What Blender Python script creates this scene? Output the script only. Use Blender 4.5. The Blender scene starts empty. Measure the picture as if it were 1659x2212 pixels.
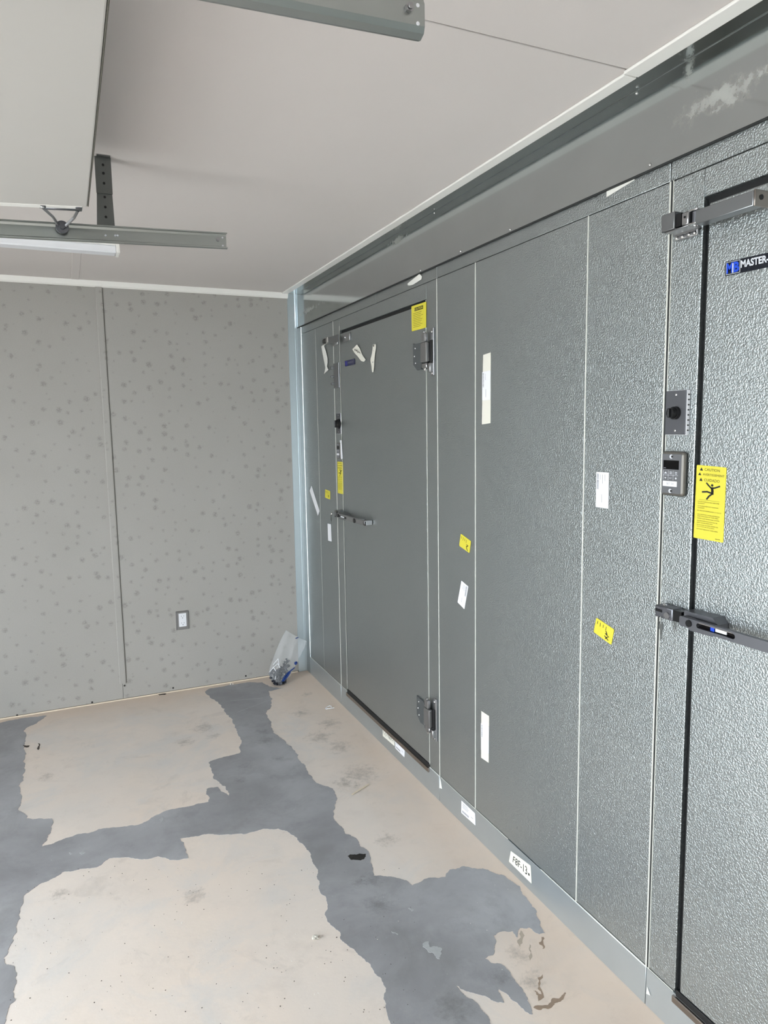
import bpy, bmesh, math, random
from math import sin, cos, radians, pi
from mathutils import Vector, Matrix, noise, geometry

random.seed(7)
S = bpy.context.scene
COL = S.collection

# ------------------------------------------------------------------ camera
YAW, PITCH, ROLL, FPX = radians(23.94994), radians(-6.88754), radians(-0.89774), 1531.13
CAM = Vector((-1.4081, -4.4987, 1.6480))
fw = Vector((sin(YAW)*cos(PITCH), cos(YAW)*cos(PITCH), sin(PITCH)))
rt0 = Vector((cos(YAW), -sin(YAW), 0)); up0 = rt0.cross(fw)
rt = cos(ROLL)*rt0 + sin(ROLL)*up0; up = -sin(ROLL)*rt0 + cos(ROLL)*up0
cd = bpy.data.cameras.new('camera'); cam = bpy.data.objects.new('camera', cd); COL.objects.link(cam)
cam.matrix_world = Matrix(((rt.x, up.x, -fw.x, CAM.x), (rt.y, up.y, -fw.y, CAM.y), (rt.z, up.z, -fw.z, CAM.z), (0, 0, 0, 1)))
cd.sensor_fit = 'HORIZONTAL'; cd.sensor_width = 36.0; cd.lens = 36.0*FPX/1659.0
cd.clip_start = 0.02; cd.clip_end = 200
S.camera = cam

# ------------------------------------------------------------------ world: bright overcast sky
w = bpy.data.worlds.new('sky'); S.world = w; w.use_nodes = True
bg = w.node_tree.nodes['Background']
bg.inputs[0].default_value = (0.86, 0.94, 1.0, 1); bg.inputs[1].default_value = 10.0

# daylight openings: portals guide the sky light through the roll-up doorway and an added opening
def portal(y0, y1, x, z1):
    l = bpy.data.lights.new('daylight_portal', 'AREA'); l.shape = 'RECTANGLE'
    l.size = z1; l.size_y = y1-y0; l.cycles.is_portal = True
    o = bpy.data.objects.new('daylight_portal', l); COL.objects.link(o)
    o.location = (x, (y0+y1)/2, z1/2); o.rotation_euler = (0, -pi/2, 0)
OPEN = [(-3.42, -2.05), (-6.4, -5.2)]  # first doorway belongs to the tracks; second is unseen, added for daylight
XL, YN, H = -3.7, -7.2, 2.5
for a, b in OPEN: portal(a, b, XL-0.02, 2.15)

vs = S.view_settings
vs.view_transform = 'Standard'; vs.look = 'None'; vs.gamma = 1.0; vs.exposure = 0.80; vs.use_curve_mapping = False

# ------------------------------------------------------------------ survey helpers
# points read off the photograph, intersected with the real planes they lie on
def ray(px, py): return fw + rt*((px-829.5)/FPX) - up*((py-1106)/FPX)
def on(px, py, ax, v):
    d = ray(px, py); return CAM + d*((v-CAM[ax])/d[ax])
def RW(px, py, x=0.0): return on(px, py, 0, x)
def FL(px, py, z=0.0): return on(px, py, 2, z)

# ------------------------------------------------------------------ materials
def newmat(name):
    m = bpy.data.materials.new(name); m.use_nodes = True
    return m, m.node_tree, m.node_tree.nodes['Principled BSDF']
def lin(r, g, b):
    f = lambda c: (c/255/12.92) if c/255 <= .04045 else ((c/255+.055)/1.055)**2.4
    return (f(r), f(g), f(b), 1)
def plain(name, rgb, rough=0.6, metal=0.0, spec=0.5, bump=0, bscale=100, vary=0.0, vscale=6):
    m, t, p = newmat(name); N, L = t.nodes, t.links
    c = lin(*rgb); p.inputs['Base Color'].default_value = c
    p.inputs['Roughness'].default_value = rough; p.inputs['Metallic'].default_value = metal
    p.inputs['Specular IOR Level'].default_value = spec
    tc = N.new('ShaderNodeNewGeometry')
    if vary:
        n = N.new('ShaderNodeTexNoise'); n.inputs['Scale'].default_value = vscale; n.inputs['Detail'].default_value = 5
        L.new(tc.outputs['Position'], n.inputs['Vector'])
        mx = N.new('ShaderNodeMix'); mx.data_type = 'RGBA'
        mx.inputs[6].default_value = tuple(min(1, v*(1-vary)) for v in c[:3])+(1,)
        mx.inputs[7].default_value = tuple(min(1, v*(1+vary)) for v in c[:3])+(1,)
        L.new(n.outputs['Fac'], mx.inputs[0]); L.new(mx.outputs[2], p.inputs['Base Color'])
    if bump:
        n = N.new('ShaderNodeTexNoise'); n.inputs['Scale'].default_value = bscale; n.inputs['Detail'].default_value = 2
        L.new(tc.outputs['Position'], n.inputs['Vector'])
        b = N.new('ShaderNodeBump'); b.inputs['Strength'].default_value = bump; b.inputs['Distance'].default_value = 0.002
        L.new(n.outputs['Fac'], b.inputs['Height']); L.new(b.outputs['Normal'], p.inputs['Normal'])
    return m

def stucco_metal():
    m, t, p = newmat('embossed_galvanised_steel'); N, L = t.nodes, t.links
    g = N.new('ShaderNodeNewGeometry')
    p.inputs['Metallic'].default_value = 1.0
    n = N.new('ShaderNodeTexNoise'); n.inputs['Scale'].default_value = 235; n.inputs['Detail'].default_value = 1.0; n.inputs['Distortion'].default_value = 0.25
    L.new(g.outputs['Position'], n.inputs['Vector'])
    r = N.new('ShaderNodeValToRGB'); r.color_ramp.elements[0].position = .38; r.color_ramp.elements[1].position = .62
    L.new(n.outputs['Fac'], r.inputs[0])
    b = N.new('ShaderNodeBump'); b.inputs['Strength'].default_value = 1.0; b.inputs['Distance'].default_value = 0.00055
    L.new(r.outputs['Color'], b.inputs['Height']); L.new(b.outputs['Normal'], p.inputs['Normal'])
    c = N.new('ShaderNodeTexNoise'); c.inputs['Scale'].default_value = 1.6; c.inputs['Detail'].default_value = 4
    L.new(g.outputs['Position'], c.inputs['Vector'])
    mx = N.new('ShaderNodeMix'); mx.data_type = 'RGBA'
    mx.inputs[6].default_value = (.38, .415, .425, 1); mx.inputs[7].default_value = (.45, .475, .475, 1)
    L.new(c.outputs['Fac'], mx.inputs[0]); L.new(mx.outputs[2], p.inputs['Base Color'])
    p.inputs['Roughness'].default_value = 0.40
    return m

def flash_metal(name, col, rough, smudges=()):
    m, t, p = newmat(name); N, L = t.nodes, t.links
    g = N.new('ShaderNodeNewGeometry'); p.inputs['Metallic'].default_value = 1.0
    c = N.new('ShaderNodeTexNoise'); c.inputs['Scale'].default_value = 5; c.inputs['Detail'].default_value = 5
    L.new(g.outputs['Position'], c.inputs['Vector'])
    mx = N.new('ShaderNodeMix'); mx.data_type = 'RGBA'
    mx.inputs[6].default_value = tuple(v*.93 for v in col)+(1,); mx.inputs[7].default_value = tuple(min(1, v*1.07) for v in col)+(1,)
    L.new(c.outputs['Fac'], mx.inputs[0])
    last = mx.outputs[2]; rl = None
    nz = N.new('ShaderNodeTexNoise'); nz.inputs['Scale'].default_value = 38; nz.inputs['Detail'].default_value = 6; nz.inputs['Roughness'].default_value = .7
    L.new(g.outputs['Position'], nz.inputs['Vector'])
    for (cx, cy, cz, ry, rz) in smudges:      # dried residue wiped on the sheet at fixed places
        s = N.new('ShaderNodeVectorMath'); s.operation = 'SUBTRACT'; s.inputs[1].default_value = (cx, cy, cz); L.new(g.outputs['Position'], s.inputs[0])
        q = N.new('ShaderNodeVectorMath'); q.operation = 'MULTIPLY'; q.inputs[1].default_value = (0, 1/ry, 1/rz); L.new(s.outputs[0], q.inputs[0])
        ln = N.new('ShaderNodeVectorMath'); ln.operation = 'LENGTH'; L.new(q.outputs[0], ln.inputs[0])
        a = N.new('ShaderNodeMath'); a.operation = 'MULTIPLY_ADD'; a.inputs[1].default_value = 2.4; L.new(nz.outputs['Fac'], a.inputs[0])
        sb = N.new('ShaderNodeMath'); sb.operation = 'MULTIPLY'; sb.inputs[1].default_value = -0.75; L.new(ln.outputs['Value'], sb.inputs[0])
        L.new(sb.outputs[0], a.inputs[2])
        rm = N.new('ShaderNodeMapRange'); rm.inputs[1].default_value = .55; rm.inputs[2].default_value = 1.1; rm.inputs[4].default_value = 0.55
        L.new(a.outputs[0], rm.inputs[0])
        m2 = N.new('ShaderNodeMix'); m2.data_type = 'RGBA'; m2.inputs[7].default_value = (.82, .84, .80, 1)
        L.new(rm.outputs[0], m2.inputs[0]); L.new(last, m2.inputs[6]); last = m2.outputs[2]
        if rl is None: rl = rm.outputs[0]
        else:
            mm = N.new('ShaderNodeMath'); mm.operation = 'MAXIMUM'; L.new(rl, mm.inputs[0]); L.new(rm.outputs[0], mm.inputs[1]); rl = mm.outputs[0]
    L.new(last, p.inputs['Base Color'])
    if rl is not None:
        rr = N.new('ShaderNodeMapRange'); rr.inputs[3].default_value = rough; rr.inputs[4].default_value = min(1, rough+.6); L.new(rl, rr.inputs[0]); L.new(rr.outputs[0], p.inputs['Roughness'])
    else: p.inputs['Roughness'].default_value = rough
    b = N.new('ShaderNodeBump'); b.inputs['Strength'].default_value = .05; b.inputs['Distance'].default_value = 0.003
    L.new(c.outputs['Fac'], b.inputs['Height']); L.new(b.outputs['Normal'], p.inputs['Normal'])
    return m

def speckled_wall():
    m, t, p = newmat('speckled_wall_board'); N, L = t.nodes, t.links
    g = N.new('ShaderNodeNewGeometry')
    def nz(sc, d, ro=.5):
        n = N.new('ShaderNodeTexNoise'); n.inputs['Scale'].default_value = sc; n.inputs['Detail'].default_value = d; n.inputs['Roughness'].default_value = ro
        L.new(g.outputs['Position'], n.inputs['Vector']); return n
    base = nz(3, 3); mx = N.new('ShaderNodeMix'); mx.data_type = 'RGBA'
    mx.inputs[6].default_value = (.365, .35, .325, 1); mx.inputs[7].default_value = (.405, .392, .37, 1)
    L.new(base.outputs['Fac'], mx.inputs[0])
    fine = nz(220, 2); m1 = N.new('ShaderNodeMix'); m1.data_type = 'RGBA'; m1.blend_type = 'OVERLAY'; m1.inputs[0].default_value = .12
    L.new(mx.outputs[2], m1.inputs[6]); L.new(fine.outputs['Fac'], m1.inputs[7])
    # scattered printed tufts
    v = N.new('ShaderNodeTexVoronoi'); v.voronoi_dimensions = '2D'; v.inputs['Scale'].default_value = 14; v.inputs['Randomness'].default_value = 1
    sx = N.new('ShaderNodeSeparateXYZ'); cx = N.new('ShaderNodeCombineXYZ'); L.new(g.outputs['Position'], sx.inputs[0]); L.new(sx.outputs['X'], cx.inputs[0]); L.new(sx.outputs['Z'], cx.inputs[1])
    L.new(cx.outputs[0], v.inputs['Vector'])
    d = nz(60, 6, .85)
    a = N.new('ShaderNodeMath'); a.operation = 'MULTIPLY_ADD'; a.inputs[1].default_value = -1.7; L.new(v.outputs['Distance'], a.inputs[0])
    sc = N.new('ShaderNodeSeparateColor'); L.new(v.outputs['Color'], sc.inputs[0])
    wt = N.new('ShaderNodeMath'); wt.operation = 'MULTIPLY_ADD'; wt.inputs[1].default_value = .42; wt.inputs[2].default_value = -.30; L.new(sc.outputs[0], wt.inputs[0])
    ad = N.new('ShaderNodeMath'); ad.operation = 'ADD'; L.new(wt.outputs[0], ad.inputs[0]); L.new(d.outputs['Fac'], ad.inputs[1]); L.new(ad.outputs[0], a.inputs[2])
    rm = N.new('ShaderNodeMapRange'); rm.inputs[1].default_value = .10; rm.inputs[2].default_value = .40; rm.inputs[4].default_value = .46
    L.new(a.outputs[0], rm.inputs[0])
    d2 = nz(115, 5, .7); r2 = N.new('ShaderNodeMapRange'); r2.inputs[1].default_value = .38; r2.inputs[2].default_value = .56; L.new(d2.outputs['Fac'], r2.inputs[0])
    pm = N.new('ShaderNodeMath'); pm.operation = 'MULTIPLY'; L.new(rm.outputs[0], pm.inputs[0]); L.new(r2.outputs[0], pm.inputs[1])
    m2 = N.new('ShaderNodeMix'); m2.data_type = 'RGBA'; m2.inputs[7].default_value = (.13, .128, .11, 1)
    L.new(pm.outputs[0], m2.inputs[0]); L.new(m1.outputs[2], m2.inputs[6]); L.new(m2.outputs[2], p.inputs['Base Color'])
    p.inputs['Roughness'].default_value = .55; p.inputs['Specular IOR Level'].default_value = .3
    return m

def concrete(name, c1, c2, rough, dark=(.30, .27, .24, 1), spots=.25, warm=None, blots=(), dust=False):
    m, t, p = newmat(name); N, L = t.nodes, t.links
    g = N.new('ShaderNodeNewGeometry')
    def nz(sc, d, ro=.55, dis=0):
        n = N.new('ShaderNodeTexNoise'); n.inputs['Scale'].default_value = sc; n.inputs['Detail'].default_value = d; n.inputs['Roughness'].default_value = ro; n.inputs['Distortion'].default_value = dis
        L.new(g.outputs['Position'], n.inputs['Vector']); return n.outputs['Fac']
    def ramp(src, a, b, hi):
        r = N.new('ShaderNodeMapRange'); r.inputs[1].default_value = a; r.inputs[2].default_value = b; r.inputs[4].default_value = hi; L.new(src, r.inputs[0]); return r.outputs[0]
    def mix(f, a, b, mode='MIX'):
        x = N.new('ShaderNodeMix'); x.data_type = 'RGBA'; x.blend_type = mode
        if isinstance(f, float): x.inputs[0].default_value = f
        else: L.new(f, x.inputs[0])
        for i, s in ((6, a), (7, b)):
            if isinstance(s, tuple): x.inputs[i].default_value = s
            else: L.new(s, x.inputs[i])
        return x.outputs[2]
    c = mix(ramp(nz(2.2, 5, .6, .4), .3, .7, 1), c1, c2)
    if warm: c = mix(ramp(nz(1.1, 3), .45, .7, .8), c, warm)
    c = mix(ramp(nz(9, 8, .7), .52, .75, .5), c, tuple(v*.8 for v in c1[:3])+(1,))
    c = mix(ramp(nz(5, 7, .75, 1.0), .56, .74, spots), c, dark)
    c = mix(ramp(nz(3.1, 6, .65, .8), .50, .68, .45), c, tuple(sum(c1[:3])/3*.86 for _ in range(3))+(1,))
    c = mix(ramp(nz(60, 5, .75), .68, .74, .6), c, dark)
    c = mix(ramp(nz(85, 3, .6), .72, .78, .5), c, (.75, .75, .74, 1))
    if dust:
        sp = N.new('ShaderNodeSeparateXYZ'); L.new(g.outputs['Position'], sp.inputs[0])
        wob = N.new('ShaderNodeMath'); wob.operation = 'MULTIPLY_ADD'; wob.inputs[1].default_value = .35; L.new(nz(2.5, 5, .6), wob.inputs[0])
        mxx = N.new('ShaderNodeMath'); mxx.operation = 'MAXIMUM'; L.new(sp.outputs['X'], mxx.inputs[0]); L.new(sp.outputs['Y'], mxx.inputs[1]); L.new(mxx.outputs[0], wob.inputs[2])
        c = mix(ramp(wob.outputs[0], -.18, .14, .6), c, (.64, .50, .39, 1))
    fine = nz(26, 8, .8)
    for (bx_, by_, br) in blots:           # individual dirt marks at their places
        s_ = N.new('ShaderNodeVectorMath'); s_.operation = 'DISTANCE'; s_.inputs[1].default_value = (bx_, by_, 0); L.new(g.outputs['Position'], s_.inputs[0])
        q_ = N.new('ShaderNodeMath'); q_.operation = 'MULTIPLY'; q_.inputs[1].default_value = -.5/br; L.new(s_.outputs['Value'], q_.inputs[0])
        a_ = N.new('ShaderNodeMath'); a_.operation = 'MULTIPLY_ADD'; a_.inputs[1].default_value = 2.2; L.new(fine, a_.inputs[0]); L.new(q_.outputs[0], a_.inputs[2])
        c = mix(ramp(a_.outputs[0], .72, 1.25, .62), c, dark)
    L.new(c, p.inputs['Base Color'])
    rr = N.new('ShaderNodeMapRange'); rr.inputs[3].default_value = rough-.1; rr.inputs[4].default_value = rough+.1
    L.new(nz(4, 4), rr.inputs[0]); L.new(rr.outputs[0], p.inputs['Roughness'])
    b = N.new('ShaderNodeBump'); b.inputs['Strength'].default_value = .25; b.inputs['Distance'].default_value = .002
    L.new(nz(45, 6, .7), b.inputs['Height']); L.new(b.outputs['Normal'], p.inputs['Normal'])
    return m

M = {}
M['stucco'] = stucco_metal()
M['ceil'] = plain('white_ceiling_panel', (216, 209, 206), .6, vary=.02, vscale=3, bump=.05, bscale=180)
M['trim'] = plain('white_trim', (240, 238, 234), .35)
M['wall'] = speckled_wall()
M['plainwall'] = plain('white_wall_board', (205, 203, 198), .6)
M['floor'] = concrete('worn_beige_concrete', (.77, .68, .61, 1), (.68, .625, .58, 1), .6, warm=(.82, .68, .57, 1), dust=True, spots=.3, blots=[(FL(a, b).x, FL(a, b).y, r) for a, b, r in ((690, 1592, .10), (733, 1613, .09), (778, 1672, .13), (745, 1692, .08), (712, 1562, .09), (650, 1540, .07), (440, 1572, .09), (398, 1602, .07), (462, 1590, .05), (835, 1812, .06), (665, 1500, .05), (1150, 2120, .06), (100, 1678, .06), (130, 1930, .05), (420, 1935, .06), (1115, 2060, .05))])
M['patch'] = concrete('grey_skim_patch', (.245, .243, .255, 1), (.41, .415, .435, 1), .42, dark=(.15, .15, .15, 1), spots=.2, blots=[(FL(a, b).x, FL(a, b).y, r) for a, b, r in ((575, 1600, .07), (565, 1580, .06), (598, 1640, .04), (530, 1655, .05), (520, 1685, .04), (800, 1900, .05), (815, 1955, .07), (775, 1905, .04), (1080, 2110, .04), (980, 2180, .08))])
M['seal'] = plain('pale_sealant', (208, 209, 201), .45)
M['dark'] = plain('black_gasket', (14, 15, 17), .55)
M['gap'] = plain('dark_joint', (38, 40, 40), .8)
M['softgap'] = plain('soft_joint_and_shade', (92, 90, 82), .8)
M['steel'] = plain('brushed_steel', (172, 172, 174), .32, 1.0, bump=.05, bscale=300)
M['hinge'] = plain('slate_cast_metal', (98, 102, 104), .5, .6)
M['chrome'] = plain('chrome', (215, 215, 215), .12, 1.0)
M['darksteel'] = plain('dull_grey_cast_metal', (112, 113, 118), .42, 0.9)
M['midsteel'] = plain('zinc_plate', (146, 148, 150), .38, 1.0)
M['black'] = plain('black_plastic', (16, 16, 18), .35)
M['blackgloss'] = plain('black_glass', (6, 6, 8), .08)
M['brown'] = plain('stainless_threshold', (150, 142, 136), .3, 1.0)
M['yellow'] = plain('yellow_label_vinyl', (212, 201, 62), .5)
M['yink'] = plain('faded_black_ink_on_yellow', (88, 82, 30), .6)
M['ink'] = plain('black_ink', (24, 24, 22), .6)
M['greyink'] = plain('grey_print', (130, 132, 138), .6)
M['paper'] = plain('white_label_paper', (228, 228, 232), .55)
M['tape'] = plain('masking_tape', (222, 219, 208), .6)
M['film'] = plain('torn_white_film', (225, 224, 218), .4)
M['white'] = plain('white_plastic', (232, 233, 238), .35)
M['blue'] = plain('blue_print', (24, 72, 200), .4)
M['navy'] = plain('navy_print', (22, 26, 66), .35)
M['case'] = plain('warm_grey_metal_case', (120, 117, 112), .35, .7)
M['case2'] = plain('grey_control_face', (96, 97, 100), .45)
M['slate'] = plain('slate_print', (12, 16, 28), .3)
M['silverink'] = plain('silver_lettering', (205, 208, 214), .4)
M['track'] = flash_metal('galvanised_track', (.42, .45, .44), .3)
M['trackdark'] = flash_metal('dark_perforated_angle', (.20, .21, .205), .45)
M['doorpanel'] = plain('painted_door_skin', (194, 191, 187), .5, vary=.015, vscale=5)
M['crumb'] = plain('pale_rubble', (190, 186, 176), .8)
M['grit'] = plain('dark_grit', (70, 62, 56), .8)
M['grout'] = plain('pale_grit', (225, 222, 215), .8)
M['wood'] = plain('pale_splinter', (222, 208, 188), .6)
M['outside'] = plain('outside_concrete', (190, 188, 182), .8)
M['hole'] = plain('black_residue', (34, 32, 28), .9, bump=.6, bscale=90)
f1 = RW(1560, 205, -.01); f2 = RW(700, 660, -.01); f3 = RW(1487, 150, -.01); f4 = RW(1440, 95, -.01)
M['flash'] = flash_metal('galvanised_flashing', (.50, .535, .54), .10, [(-.01, f1.y, f1.z, .16, .035), (-.01, f3.y, f3.z, .018, .035), (-.01, -.25, 2.36, .28, .02), (-.01, -1.55, 2.47, .12, .018)])
M['base'] = flash_metal('galvanised_base', (.54, .585, .61), .5)
M['closure'] = flash_metal('bluish_closure_sheet', (.60, .67, .71), .42)
def clear_film():
    m, t, p = newmat('clear_plastic_film'); N, L = t.nodes, t.links
    tr = N.new('ShaderNodeBsdfTransparent'); mx = N.new('ShaderNodeMixShader'); mx.inputs[0].default_value = .20
    p.inputs['Base Color'].default_value = (.88, .9, .93, 1); p.inputs['Roughness'].default_value = .22
    L.new(tr.outputs[0], mx.inputs[1]); L.new(p.outputs[0], mx.inputs[2]); L.new(mx.outputs[0], N['Material Output'].inputs[0])
    return m
M['clear'] = clear_film()

# ------------------------------------------------------------------ geometry helpers
class G:
    def __init__(s): s.bm = bmesh.new()
    def box(s, x0, x1, y0, y1, z0, z1, bev=0, seg=1, rot=None, piv=None):
        t = bmesh.new(); bmesh.ops.create_cube(t, size=1)
        for v in t.verts:
            v.co = Vector(((x0+x1)/2+v.co.x*(x1-x0), (y0+y1)/2+v.co.y*(y1-y0), (z0+z1)/2+v.co.z*(z1-z0)))
        if bev: bmesh.ops.bevel(t, geom=t.edges[:], offset=bev, segments=seg, affect='EDGES', profile=.5)
        if rot is not None:
            p = Vector(piv) if piv is not None else Vector(((x0+x1)/2, (y0+y1)/2, (z0+z1)/2))
            for v in t.verts: v.co = p + rot @ (v.co-p)
        big = sorted(f.calc_area() for f in t.faces)[-6]
        for f in t.faces: f.smooth = bool(bev) and f.calc_area() < big*.999
        s.merge(t); return s
    def merge(s, t):
        mp = {}
        for v in t.verts: mp[v] = s.bm.verts.new(v.co)
        for f in t.faces:
            try: s.bm.faces.new([mp[v] for v in f.verts]).smooth = f.smooth
            except ValueError: pass
        t.free()
    def cyl(s, a, b, r, seg=20, r2=None, cap=True):
        a, b = Vector(a), Vector(b); d = (b-a).normalized()
        q = d.orthogonal().normalized(); e = d.cross(q); r2 = r if r2 is None else r2
        A = [s.bm.verts.new(a+(q*cos(2*pi*i/seg)+e*sin(2*pi*i/seg))*r) for i in range(seg)]
        Bv = [s.bm.verts.new(b+(q*cos(2*pi*i/seg)+e*sin(2*pi*i/seg))*r2) for i in range(seg)]
        for i in range(seg):
            j = (i+1) % seg; s.bm.faces.new((A[i], A[j], Bv[j], Bv[i])).smooth = seg > 8
        if cap: s.bm.faces.new(A[::-1]); s.bm.faces.new(Bv)
        return s
    def prism(s, pts, off):          # closed 3D polygon extruded by vector off
        off = Vector(off); pts = [Vector(p) for p in pts]
        A = [s.bm.verts.new(p) for p in pts]; Bv = [s.bm.verts.new(p+off) for p in pts]
        n = len(pts)
        tris = geometry.tessellate_polygon([pts])
        for a, b, c in tris:
            s.bm.faces.new((A[a], A[b], A[c])); s.bm.faces.new((Bv[c], Bv[b], Bv[a]))
        for i in range(n): s.bm.faces.new((A[i], A[(i+1) % n], Bv[(i+1) % n], Bv[i]))
        return s
    def tube(s, path, r, seg=8):
        for a, b in zip(path[:-1], path[1:]): s.cyl(a, b, r, seg)
        return s
    def dome(s, c, n, r, h, seg=14):
        c, n = Vector(c), Vector(n).normalized()
        prev = r; pz = 0
        for k in range(1, 5):
            t = k/4*pi/2; rr = max(r*cos(t), r*.02); z = h*sin(t)
            s.cyl(c+n*pz, c+n*z, prev, seg, rr, cap=False); prev = rr; pz = z
        return s
def link(name, g, mat, parent=None, origin=None, smooth=35, kind=None, label=None, allsmooth=False):
    bm = g.bm if isinstance(g, G) else g
    bmesh.ops.recalc_face_normals(bm, faces=bm.faces[:])
    o0 = Vector(origin) if origin is not None else (root_loc(parent) if parent else Vector())
    for v in bm.verts: v.co -= o0
    me = bpy.data.meshes.new(name)
    if smooth > 40 or allsmooth:
        for f in bm.faces: f.smooth = True
    for e in bm.edges:
        if len(e.link_faces) != 2: continue
        f1_, f2_ = e.link_faces
        if f1_.smooth != f2_.smooth or e.calc_face_angle(0) > radians(smooth): e.smooth = False
    bm.to_mesh(me); bm.free(); me.materials.append(mat)
    o = bpy.data.objects.new(name, me); COL.objects.link(o)
    if parent: o.parent = parent
    else: o.location = o0
    if kind: o['kind'] = kind
    if label: o['label'] = label
    return o
def root_loc(o):
    while o.parent: o = o.parent
    return Vector(o.location)
def thing(name, loc, label, cat, group=None):
    o = bpy.data.objects.new(name, None); COL.objects.link(o); o.location = loc; o.empty_display_size = .05
    o['label'] = label; o['category'] = cat
    if group: o['group'] = group
    return o
def struct(name, loc=(0, 0, 0), label=None, mesh=None, mat=None):
    if mesh is not None: o = link(name, mesh, mat)
    else:
        o = bpy.data.objects.new(name, None); COL.objects.link(o); o.location = loc; o.empty_display_size = .05
    o['kind'] = 'structure'
    if label: o['label'] = label
    return o
NX = Vector((-1, 0, 0))

# ================================================================== ROOM SHELL
flo = struct('floor', mesh=G().box(XL, .25, YN, .12, -.12, 0), mat=M['floor'], label='worn beige concrete floor with grey skim patches')
struct('ground', mesh=G().box(-16, XL, -18, 12, -.14, -.02), mat=M['outside'], label='paved ground outside the doorway and the added opening')

# ceiling: flat panels meeting at a shadow joint
ce = struct('ceiling', label='white panel ceiling with a fine cross joint')
ys = [YN, -6.25, -3.0636, .12]
ys = [(-3.062, .12), (-6.2, -3.066), (YN, -6.204)]
for a, b in ys: link('ceiling_panel', G().box(XL-.1, .25, a, b, H, H+.08, .0015), M['ceil'], ce)
link('backing', G().box(XL-.1, .25, YN, .12, H+.075, H+.09), M['gap'], ce)
link('joint_strip', G().box(-1.325, -1.285, -.95, -.03, H-.003, H+.001, .001), M['ceil'], ce)

# back wall: boards, batten, lower fasteners
bw = struct('wall_back', label='grey-beige speckled board wall with vertical batten')
for a, b in ((-1.1853, .2), (-2.42, -1.1865), (XL, -2.423)):
    link('wall_panel', G().box(a, b, 0, .05, .008, H, .0012), M['wall'], bw)
link('backing', G().box(XL, .2, .045, .07, 0, H), M['gap'], bw)
link('batten', G().prism([(-1.203, 0, .106), (-1.165, 0, .106), (-1.165, -.007, .106), (-1.170, -.009, .106), (-1.198, -.009, .106), (-1.203, -.007, .106)], (0, 0, 2.37)), M['wall'], bw)
link('joint_shadow', G().box(-1.1645, -1.1620, -.0012, .001, .106, 2.468), M['softgap'], bw, label='dark joint line beside the batten')
for px, py in ((37, 1545), (199, 1517), (269, 1481), (374, 1486), (531, 1460)):
    q = on(px, py, 1, 0)
    link('screw', G().cyl((q.x, .001, q.z), (q.x, -.002, q.z), .0055, 10), M['ink'], bw)
link('floor_line', G().box(XL, -.07, -.004, 0, 0, .007), M['wood'], bw, label='pale bead of filler at the floor')

wl = struct('wall_left', label='white side wall with open roll-up doorway and an added unseen opening')
y = YN
segs = []
cur = YN
for a, b in sorted(OPEN):
    segs.append((cur, a)); cur = b
segs.append((cur, .07))
for a, b in segs: link('wall_panel', G().box(XL-.1, XL, a, b, 0, H), M['plainwall'], wl)
for a, b in OPEN: link('wall_panel', G().box(XL-.1, XL, a, b, 2.15, H), M['plainwall'], wl)
struct('wall_front', mesh=G().box(XL-.1, .25, YN-.1, YN, 0, H), mat=M['plainwall'], label='white wall behind the viewpoint')

# ------------------------------------------------------------------ right wall: insulated cold-room panels
TOP, BASE = 2.239, .117
wr = struct('wall_right', label='run of embossed galvanised cold-room panels')
def panel(y0, y1, z0, z1, name='wall_panel', x=0.0, parent=None, mat=None, bev=.0022):
    return link(name, G().box(x, x+.10, y0+.0012, y1-.0012, z0, z1, bev, 2), mat or M['stucco'], parent or wr)
EDGE = [-.075, -.355, -.662, -1.889, -2.187, -2.806, -3.1105, -4.352, -4.66, -5.28, -5.9, -6.5, YN]
for i in range(len(EDGE)-1):
    a, b = EDGE[i], EDGE[i+1]
    if i in (2, 6): continue
    panel(b, a, BASE+.0015, TOP-.0015)
link('backing', G().box(.06, .11, YN, -.08, 0, H), M['gap'], wr)
# joint beads: pale sealant lines in the vertical joints
for yj, wd in ((-.662, .0028), (-1.889, .0028), (-2.187, .0034), (-2.806, .0034), (-3.1105, .0045), (-4.352, .004), (-4.66, .004)):
    g = G(); g.cyl((.0004, yj, BASE), (.0004, yj, TOP-.001), wd/2+.0004, 8)
    link('joint_bead', g, M['seal'], wr)
link('joint_bead', G().cyl((.0008, -.358, BASE), (.0008, -.352, TOP-.001), .0009, 6), M['seal'], wr)
link('joint_gap', G().box(-.0006, .01, -3.1185, -3.1135, BASE, TOP), M['gap'], wr)
link('joint_bead', G().cyl((-.0002, -3.1205, BASE), (-.0002, -3.1205, TOP), .0013, 6), M['seal'], wr)
# top rail and base strip, in lengths
ty = [-.075, -1.273, -1.892, -3.110, -4.352, YN]
for a, b in zip(ty[:-1], ty[1:]): panel(b, a, TOP, 2.44, 'top_rail')
by = [-.02, -.662, -1.889, -3.113, -4.352, YN]
for a, b in zip(by[:-1], by[1:]): link('base_strip', G().box(-.0025, .08, b+.0008, a-.0008, 0, BASE-.001, .0012), M['base'], wr)
link('base_bead', G().cyl((-.001, -2.42, BASE), (-.001, -.075, BASE), .0012, 6), M['seal'], wr)
link('base_bead', G().cyl((-.001, -3.21, BASE), (-.001, -2.62, BASE), .0012, 6), M['seal'], wr)

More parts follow.
